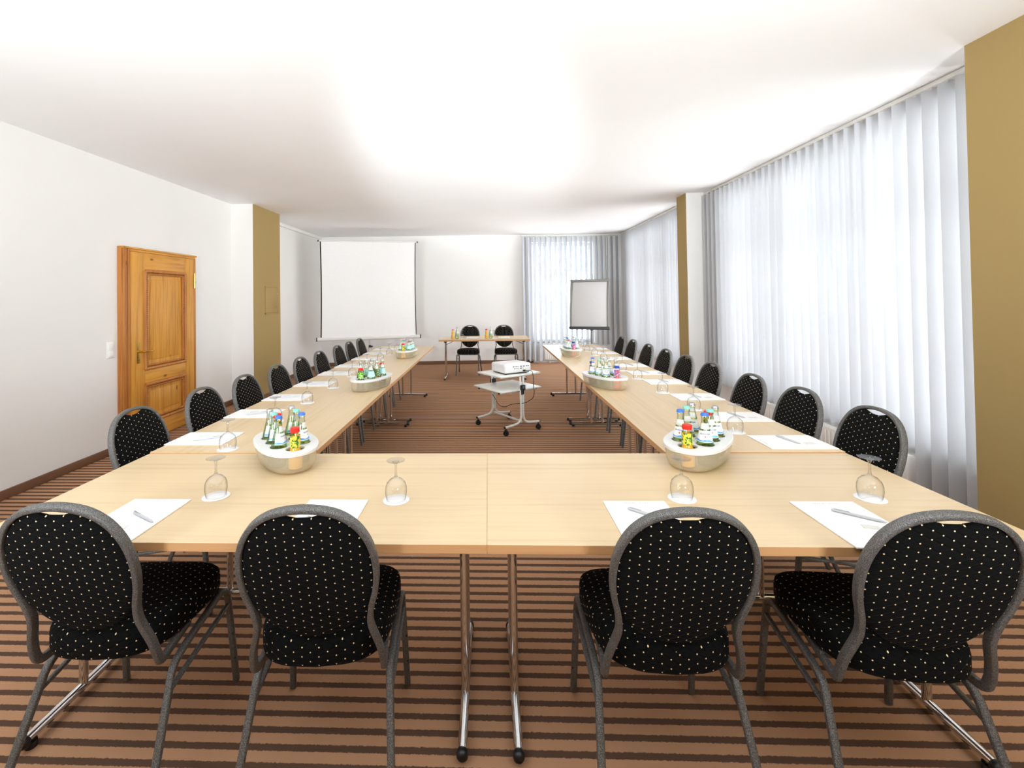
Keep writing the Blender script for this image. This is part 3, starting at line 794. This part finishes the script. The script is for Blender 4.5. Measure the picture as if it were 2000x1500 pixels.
# oval bottle tray: clear bowl, white lid with eight holes
HW, HL = .122, .218
def oval(n=64, k=1.0, e=2.35):
    return [(HW*k*math.copysign(abs(math.cos(2*PI*i/n))**(2/e), math.cos(2*PI*i/n)), HL*k*math.copysign(abs(math.sin(2*PI*i/n))**(2/e), math.sin(2*PI*i/n))) for i in range(n)]
SPOT_J = [(0, -.150), (0, .150)]
SPOT_W = [(sx*.048, y) for sx in (-1, 1) for y in (-.080, 0, .080)]
def make_tray(label, loc, rz):
    t = thing('bottle_tray', label, 'bottle tray', loc, rz, 'oval bottle trays on the tables')
    bm = NB(); n = 64
    def ring(inset, z):
        o = oval(n); out = []
        for x, y in o:
            out.append(bm.verts.new((x*(HW-inset)/HW, y*(HL-inset)/HL, z)))
        return out
    prof = [(.032, .0005), (.023, .003), (.013, .022), (.0075, .050), (.006, .080), (.0085, .080), (.0100, .050), (.0155, .023), (.0255, .0055)]
    rg = [ring(*p) for p in prof]
    for a, b in zip(rg, rg[1:]):
        for i in range(n): bm.faces.new((a[i], a[(i+1) % n], b[(i+1) % n], b[i]))
    bm.faces.new(list(reversed(rg[0]))); bm.faces.new(rg[-1])
    obj('bowl', bm, M['bowl'], t, 50)
    cu = bpy.data.curves.new('lid', 'CURVE'); cu.dimensions = '2D'; cu.fill_mode = 'BOTH'; cu.extrude = .003; cu.bevel_depth = .0025; cu.bevel_resolution = 2
    def spl(pts):
        s = cu.splines.new('POLY'); s.points.add(len(pts)-1); s.use_cyclic_u = True
        for p, (x, y) in zip(s.points, pts): p.co = (x, y, 0, 1)
    spl(oval(64, .985))
    for i, (x, y) in enumerate(SPOT_J): spl([(x+.040*math.cos(2*PI*k/28), y+.040*math.sin(2*PI*k/28)) for k in range(28)])
    for x, y in SPOT_W: spl([(x+.0382*math.cos(2*PI*k/24), y+.0382*math.sin(2*PI*k/24)) for k in range(24)])
    oc = bpy.data.objects.new('tmp', cu); COL.objects.link(oc)
    dg = bpy.context.evaluated_depsgraph_get(); me = bpy.data.meshes.new_from_object(oc.evaluated_get(dg))
    bpy.data.objects.remove(oc); bpy.data.curves.remove(cu)
    bm = NB(); bm.from_mesh(me); bpy.data.meshes.remove(me)
    bm.transform(Matrix.Translation((0, 0, .0855)))
    sweep(bm, [(x, y, .082) for x, y in oval(64, .975)], rsq(.007, .016, .4), ref=(0, 0, 1), closed=True)
    bm2 = bm
    me = bpy.data.meshes.new('lid'); bm2.to_mesh(me); bm2.free(); me.materials.clear(); me.materials.append(M['plastic'])
    for p in me.polygons: p.use_smooth = True
    me.set_sharp_from_angle(angle=R(40))
    o = bpy.data.objects.new('lid', me); COL.objects.link(o); o.parent = t
    bm = NB(); marks(bm, -.012, .012, 0, .005, 5, random.Random(1), 0)
    bm.transform(Matrix.Translation((HW-.006, -.03, .060)) @ Matrix.Rotation(R(90), 4, 'Z') @ Matrix.Rotation(R(84), 4, 'X')); obj('printed_mark', bm, M['ink_red'], t, 0)
    return t
ax = lambda dx, dy: math.atan2(dy, dx)-PI/2
TR = [ # name, centre, axis, water caps (left row front->back, right row front->back), label, liquid, front juice, rear juice, label turn
    ('near left', (-.910, 2.056), ax(-.62, .79), ['blue', 'teal', 'silver']*2, 'label_blue', 'water', ('cap_red', 'label_orange', 'juice_orange', 'orange'), ('cap_red', 'label_orange', 'juice_orange', 'orange'), 105),
    ('near right', (.905, 2.080), ax(.64, .77), ['blue', 'teal', 'silver']*2, 'label_blue', 'water', ('cap_red', 'label_orange', 'juice_orange', 'orange'), ('cap_red', 'label_orange', 'juice_orange', 'orange'), -20),
    ('middle left', (-.945, 3.735), ax(.33, .94), ['silver', 'silver', 'silver', 'silver', 'silver', 'silver'], 'label_green', 'spritz', ('cap_red', 'label_berry', 'juice_dark', 'dark cherry'), ('cap_red', 'label_berry', 'juice_dark', 'dark cherry'), 0),
    ('middle right', (.905, 3.735), ax(-.42, .90), ['silver', 'teal', 'blue', 'silver', 'silver', 'silver'], 'label_blue', 'water', ('cap_navy', 'label_rosso', 'juice_red', 'red'), ('cap_navy', 'label_rosso', 'juice_red', 'red'), 40),
    ('far left', (-1.005, 5.69), ax(.1, 1), ['silver']*6, 'label_mint', 'water', ('cap_red', 'label_orange', 'juice_orange', 'yellow'), ('cap_red', 'label_orange', 'juice_orange', 'yellow'), 0),
    ('far right', (.985, 5.68), ax(-.05, 1), ['blue', 'blue', 'silver', 'teal', 'silver', 'silver'], 'label_blue', 'water', ('cap_navy', 'label_rosso', 'juice_red', 'red'), ('cap_red', 'label_berry', 'juice_dark', 'dark cherry'), 0)]
T1 = None
for nm, (cx, cy), a, caps, lab, liq, jf, jr, turn in TR:
    lb = 'clear oval bottle tray with white lid, %s one of the six' % nm
    if T1 is None: T1 = make_tray(lb, (cx, cy, TZ+DZ+.0003), a); tr = T1
    else: tr = dup(T1, (cx, cy, TZ+DZ+.0003), a, lb)
    def w(p): c, s = math.cos(a), math.sin(a); return (cx+p[0]*c-p[1]*s, cy+p[0]*s+p[1]*c, TZ+DZ+.0062)
    for i, p in enumerate(SPOT_W):
        row = 'left' if i < 3 else 'right'; pos = ('front', 'middle', 'rear')[i % 3]
        lm = lab
        if lab == 'label_blue' and caps[i] == 'teal': lm = 'label_teal'
        lq = liq
        if nm == 'middle left' and i in (1, 3, 5): lm, lq = 'label_mint', 'water'
        kind = 'lemonade' if lq == 'spritz' else 'water'
        water('%s-capped %s bottle, %s of the %s row in the %s tray' % (caps[i], kind, pos, row, nm), w(p), R(turn+random.uniform(-25, 25)), M['cap_'+caps[i]], M[lm], M[lq], 'bottles in the %s tray' % nm)
    for p, j, pos in ((SPOT_J[0], jf, 'near'), (SPOT_J[1], jr, 'far')):
        q = w(p)
        juiceb('%s juice bottle with %s lid at the %s tip of the %s tray' % (j[3], 'blue' if j[0] == 'cap_navy' else 'red', pos, nm), q, R(random.uniform(0, 360)), M[j[0]], M[j[1]], M[j[2]], 'bottles in the %s tray' % nm)
# bottle openers lying on the near trays
def make_opener(label, loc, rz):
    t = thing('bottle_opener', label, 'bottle opener', loc, rz, 'bottle openers on the trays')
    bm = NB(); sweep(bm, [(.011*math.cos(2*PI*i/16), .034+.013*math.sin(2*PI*i/16), .002) for i in range(16)], rsq(.004, .0025, .3), ref=(0, 0, 1), closed=True); obj('opener_head', bm, M['steel'], t)
    bm = NB(); sweep(bm, catmull([(0, .023, .002), (0, 0, .003), (0, -.035, .002)], 4), rsq(.009, .0028, .4), ref=(0, 0, 1)); obj('handle', bm, M['steel'], t)
    return t
OP = make_opener('small steel bottle opener on the near left tray', (TR[0][1][0], TR[0][1][1], TZ+DZ+.0915), TR[0][2])
dup(OP, (TR[1][1][0], TR[1][1][1], TZ+DZ+.0915), TR[1][2], 'small steel bottle opener on the near right tray')
for sx, nm in ((-.64, 'left'), (-.04, 'right')):
    juiceb('orange juice bottle with red lid at the %s seat of the back table' % nm, (sx, 8.33, TZ+zf+.0005), 0, M['cap_red'], M['juice_orange'], M['juice_orange'], 'bottles on the back table')
    water('clear water bottle at the %s seat of the back table' % nm, (sx+.075, 8.34, TZ+zf+.0005), R(80), M['cap_silver'], M['sachet'], M['water'], 'bottles on the back table')

# ------------------------------------------------------------------ projector cart, projector, cable
ca = math.atan2(.278, .398)                      # direction of the base bars
CC = (.198, 5.273)
t = thing('projector_cart', 'white rolling projector cart with two shelves in the middle of the U', 'cart', (CC[0], CC[1], 0), ca)
for sy in (-1, 1):
    y = sy*.262
    for sx in (-1, 1):
        bm = NB(); x = sx*.014
        pth = catmull([(x, y, .43), (x, y, .30), (x, y, .20), (sx*.022, y, .15), (sx*.05, y, .115), (sx*.10, y, .100), (sx*.235, y, .088)], 5)
        sweep(bm, pth, circ(.0125)); lg = obj('leg', bm, M['cartwhite'], t, 50)
        bm = NB(); ball(bm, (sx*.236, y, .088), .0135); obj('end_cap', bm, M['black'], lg)
        bm = NB(); cyl(bm, (sx*.222, y-.012, .029), (sx*.222, y-.003, .029), .028, 18); cyl(bm, (sx*.222, y+.003, .029), (sx*.222, y+.012, .029), .028, 18); box(bm, (sx*.222, y, .05), (.026, .03, .03), .006); cyl(bm, (sx*.222, y, .05), (sx*.222, y, .082), .007)
        obj('castor', bm, M['black'], t, 50)
    for sx in (-1, 1):
        bm = NB(); cyl(bm, (sx*.02, y, .36), (sx*.02, y, .600), .0105); obj('upright', bm, M['cartwhite'], t, 50)
    bm = NB(); box(bm, (0, y+sy*.008, .485), (.058, .04, .055), .006); box(bm, (0, y+sy*.026, .45), (.012, .012, .07), .003); box(bm, (-.022, y+sy*.026, .45), (.012, .012, .08), .003)
    cl = obj('clamp', bm, M['black'], t)
    bm = NB()
    for k in range(5): box(bm, (.011*math.cos(k*1.257), y+sy*.030, .49+.011*math.sin(k*1.257)), (.007, .008, .007))
    obj('star_knob', bm, M['steel'], cl)
    bm = NB(); sweep(bm, [(-.25, y*.72, .437), (.25, y*.72, .437)], circ(.0125)); rl = obj('shelf_rail', bm, M['cartwhite'], t, 50)
    bm = NB(); ball(bm, (-.251, y*.72, .437), .0135); ball(bm, (.251, y*.72, .437), .0135); obj('end_cap', bm, M['black'], rl)
    bm = NB(); sweep(bm, [(-.20, y*.62, .593), (.20, y*.62, .593)], circ(.011)); obj('shelf_rail', bm, M['cartwhite'], t, 50)
bm = NB(); sweep(bm, [(0, -.25, .118), (0, .25, .118)], circ(.0125)); obj('cross_tube', bm, M['cartwhite'], t, 50)
bm = NB(); box(bm, (0, 0, .4575), (.56, .52, .016), .004); obj('lower_shelf', bm, M['cartwhite'], t)
bm = NB(); box(bm, (.01, -.02, .613), (.55, .44, .018), .004); obj('upper_shelf', bm, M['cartwhite'], t)
t = thing('projector', 'white projector on top of the rolling cart', 'projector', (.242, 5.215, .6225), math.atan2(.165, .285))
bm = NB(); box(bm, (0, 0, .064), (.345, .29, .100), .022, 4); obj('casing', bm, M['plastic'], t, 40)
bm = NB(); box(bm, (0, 0, .0105), (.31, .255, .010), .004)
for x in (-.13, .13):
    for y in (-.1, .1): cyl(bm, (x, y, 0), (x, y, .012), .012)
obj('base', bm, M['darkgrey'], t)
bm = NB()
for x, w_ in ((-.06, .014), (-.038, .006), (-.022, .010), (-.005, .005), (.008, .004), (.035, .026), (.072, .026), (.104, .012), (.128, .014)): box(bm, (x, -.1452, .082), (w_, .0012, .010))
for x, w_ in ((-.045, .010), (-.02, .005), (-.008, .005), (.008, .005), (.034, .022), (.062, .008)): box(bm, (x, -.1452, .061), (w_, .0012, .010))
obj('socket_row', bm, M['led'], t, 0)
bm = NB(); lathe(bm, [(0, 0), (.03, 0), (.034, .006), (.034, .02), (.028, .022), (.02, .012), (0, .012)], 24); bm.transform(Matrix.Translation((.09, .140, .064)) @ Matrix.Rotation(R(-90), 4, 'X')); obj('lens', bm, M['black'], t)
bm = NB()
for i in range(7): box(bm, (-.1728, -.07+i*.02, .055), (.0012, .010, .03))
obj('vent', bm, M['housing'], t, 0)
def w2(o, p): return o.matrix_basis @ Vector(p)
pm = Matrix.Translation((.242, 5.215, .6225)) @ Matrix.Rotation(math.atan2(.165, .285), 4, 'Z')
cm = Matrix.Translation((CC[0], CC[1], 0)) @ Matrix.Rotation(ca, 4, 'Z')
pts = [pm @ V(.07, -.146, .035), pm @ V(.09, -.175, .034), pm @ V(.135, -.205, .028), cm @ V(.16, -.262, .58), cm @ V(.15, -.275, .50), cm @ V(.155, -.28, .42), cm @ V(.13, -.285, .36), cm @ V(.06, -.292, .335), cm @ V(.0, -.30, .325), cm @ V(-.05, -.15, .29), cm @ V(-.06, -.03, .24), cm @ V(-.06, .08, .245), cm @ V(-.03, .20, .30), cm @ V(-.03, .247, .33)]
bm = NB(); sweep(bm, catmull(pts, 6), circ(.0035, 8))
tb = thing('power_cable', 'black power cable hanging from the projector past the cart', 'cable', (0, 0, 0))
obj('cord', bm, M['black'], tb, 60)
bm = NB(); b2 = NB(); box(b2, (.07, -.152, .035), (.026, .022, .018), .004); b2.transform(pm); bm.free(); obj('plug', b2, M['black'], tb)

# ------------------------------------------------------------------ projection screen on its stand
t = thing('projection_screen', 'white pull-up projection screen standing in the rear left corner', 'projection screen', (-2.312, 9.03, 0), math.atan2(.55, 1.90))
bm = NB(); sweep(bm, [(-.975, 0, .700), (.975, 0, .700)], rsq(.062, .07, .4, 4), ref=(0, 0, 1)); obj('housing', bm, M['housing'], t)
for sx in (-1, 1):
    bm = NB(); box(bm, (sx*.984, 0, .700), (.022, .066, .074), .008); obj('housing_end_cap', bm, M['black'], t)
def sheet(x0f, x1f, z0, z1, n, y0, y1):
    bm = NB(); L = []
    for i in range(n+1):
        z = z0+(z1-z0)*i/n; q = math.sin(PI*i/n)
        L.append([bm.verts.new((x0f(q), y0, z)), bm.verts.new((x1f(q), y0, z)), bm.verts.new((x1f(q), y1, z)), bm.verts.new((x0f(q), y1, z))])
    for a, b in zip(L, L[1:]):
        for i in range(4): bm.faces.new((a[i], a[(i+1) % 4], b[(i+1) % 4], b[i]))
    bm.faces.new(list(reversed(L[0]))); bm.faces.new(L[-1]); return bm
obj('screen_fabric', sheet(lambda q: -.905+.012*q, lambda q: .905-.012*q, .73, 2.575, 16, -.002, .001), M['screen'], t, 40)
obj('black_border', sheet(lambda q: -.917+.012*q, lambda q: -.896+.012*q, .73, 2.57, 16, -.0045, -.002), M['border'], t, 40)
obj('black_border', sheet(lambda q: .896-.012*q, lambda q: .912-.012*q, .73, 2.57, 16, -.0045, -.002), M['border'], t, 40)
bm = NB(); sweep(bm, [(-.935, 0, 2.582), (.935, 0, 2.582)], rsq(.02, .026, .4), ref=(0, 0, 1)); tp = obj('top_bar', bm, M['housing'], t)
bm = NB()
for sx in (-1, 1): box(bm, (sx*.945, 0, 2.582), (.025, .026, .03), .004)
obj('bar_end', bm, M['black'], tp)
bm = NB(); cyl(bm, (0, .055, .36), (0, .055, 2.58), .012); box(bm, (0, .03, 2.585), (.03, .06, .02), .003); obj('mast', bm, M['steel'], t, 50)
bm = NB(); cyl(bm, (0, .055, .50), (0, .055, .56), .024); box(bm, (.03, .04, .53), (.05, .03, .03), .008); obj('collar', bm, M['black'], t)
for k in range(3):
    a = R(150+120*k); bm = NB(); cyl(bm, (.02*math.cos(a), .055+.02*math.sin(a), .51), (.42*math.cos(a), .055+.42*math.sin(a), .014), .010); lg = obj('leg', bm, M['housing'], t, 50)
    bm = NB(); ball(bm, (.42*math.cos(a), .055+.42*math.sin(a), .014), .014); obj('rubber_foot', bm, M['black'], lg)

# ------------------------------------------------------------------ flip chart
t = thing('flip_chart', 'grey framed flip chart easel with blank paper in the rear right corner', 'flip chart', (1.93, 9.0, 0), R(-18))
tilt = Matrix.Translation((0, .0, 1.295)) @ Matrix.Rotation(R(-16), 4, 'X')
def tb_(bm): bm.transform(tilt); return bm
bw, bh = .72, .96
bm = NB(); box(bm, (0, .008, 0), (bw-.03, .012, bh-.03)); obj('board', tb_(bm), M['plastic'], t)
bm = NB()
def bow(q): return -.010*math.sin(PI*q)
for sx in (-1, 1):
    sweep(bm, [(sx*(bw/2-.018)+bow(i/8)*1.0, 0, -bh/2+bh*i/8) for i in range(9)], rsq(.042, .03, .3), ref=(0, 1, 0))
obj('side_frame', tb_(bm), M['greyframe'], t)
bm = NB(); box(bm, (0, -.006, bh/2-.008), (bw+.01, .05, .045), .008); obj('clamp_bar', tb_(bm), M['greyframe'], t)
bm = NB(); box(bm, (0, -.02, -bh/2+.008), (bw+.02, .07, .030), .006); box(bm, (0, -.053, -bh/2+.022), (bw+.02, .006, .03), .002); obj('pen_tray', tb_(bm), M['darkgrey'], t)
bm = NB(); box(bm, (0, -.006, .0), (bw-.09, .008, bh-.085), .001); obj('paper_block', tb_(bm), M['flip'], t)
bm = NB(); cyl(bm, (.03, .03, .05), (.03, .03, 1.15), .019); obj('pole', bm, M['greyframe'], t)
bm = NB(); cyl(bm, (.03, .03, .80), (.03, .03, .86), .027); obj('height_collar', bm, M['black'], t)
for k in range(5):
    a = R(18+72*k); bm = NB(); sweep(bm, [(.03, .03, .085), (.03+.33*math.cos(a), .03+.33*math.sin(a), .062)], rsq(.03, .03, .3)); lg = obj('leg', bm, M['greyframe'], t)
    bm = NB(); cyl(bm, (.03+.32*math.cos(a)-.01, .03+.32*math.sin(a), .025), (.03+.32*math.cos(a)+.01, .03+.32*math.sin(a), .025), .025); obj('castor', bm, M['black'], lg)

# ------------------------------------------------------------------ light
W = bpy.data.worlds.new('sky'); S.world = W; W.use_nodes = True; nt = W.node_tree
bg = nt.nodes['Background']; bg.inputs[0].default_value = (.93, .965, 1, 1); bg.inputs[1].default_value = 8.5
def area(name, loc, target, sx, sy, power, col=(1, 1, 1)):
    l = bpy.data.lights.new(name, 'AREA'); l.shape = 'RECTANGLE'; l.size = sx; l.size_y = sy; l.energy = power; l.color = col
    o = bpy.data.objects.new(name, l); COL.objects.link(o); o.location = loc
    o.rotation_euler = (Vector(target)-Vector(loc)).to_track_quat('-Z', 'Y').to_euler(); return o
# fill lamps added out of view behind the camera, aimed at the white ceiling
def spot(name, loc, target, deg, power, col=(1, 1, 1), size=.3, blend=.8):
    l = bpy.data.lights.new(name, 'SPOT'); l.energy = power; l.color = col; l.spot_size = R(deg); l.spot_blend = blend; l.shadow_soft_size = size
    o = bpy.data.objects.new(name, l); COL.objects.link(o); o.location = loc
    o.rotation_euler = (Vector(target)-Vector(loc)).to_track_quat('-Z', 'Y').to_euler(); return o
LC = (.86, .94, 1)
for x, p in ((-1.9, 95), (1.5, 80)):
    o = area('bounce_fill_lamp', (x, -1.4, 1.5), (x*.9, .9, 2.83), .6, .6, p, LC); o.data.spread = R(110)
spot('ceiling_fill_spot', (-.2, -1.9, .6), (-.2, 5.0, 2.83), 22, 2300, LC, .2)  # added to lift the far ceiling; the room has no such lamp
S.view_settings.view_transform = 'Standard'; S.view_settings.look = 'None'
S.view_settings.exposure = 0.36; S.view_settings.gamma = 1.0; S.view_settings.use_curve_mapping = False
cy = S.cycles
cy.use_denoising = True
try: cy.denoiser = 'OPENIMAGEDENOISE'
except Exception: pass
cy.max_bounces = 14; cy.diffuse_bounces = 8; cy.glossy_bounces = 5; cy.transmission_bounces = 6; cy.transparent_max_bounces = 40
cy.caustics_reflective = False; cy.caustics_refractive = False
cy.sample_clamp_indirect = 8
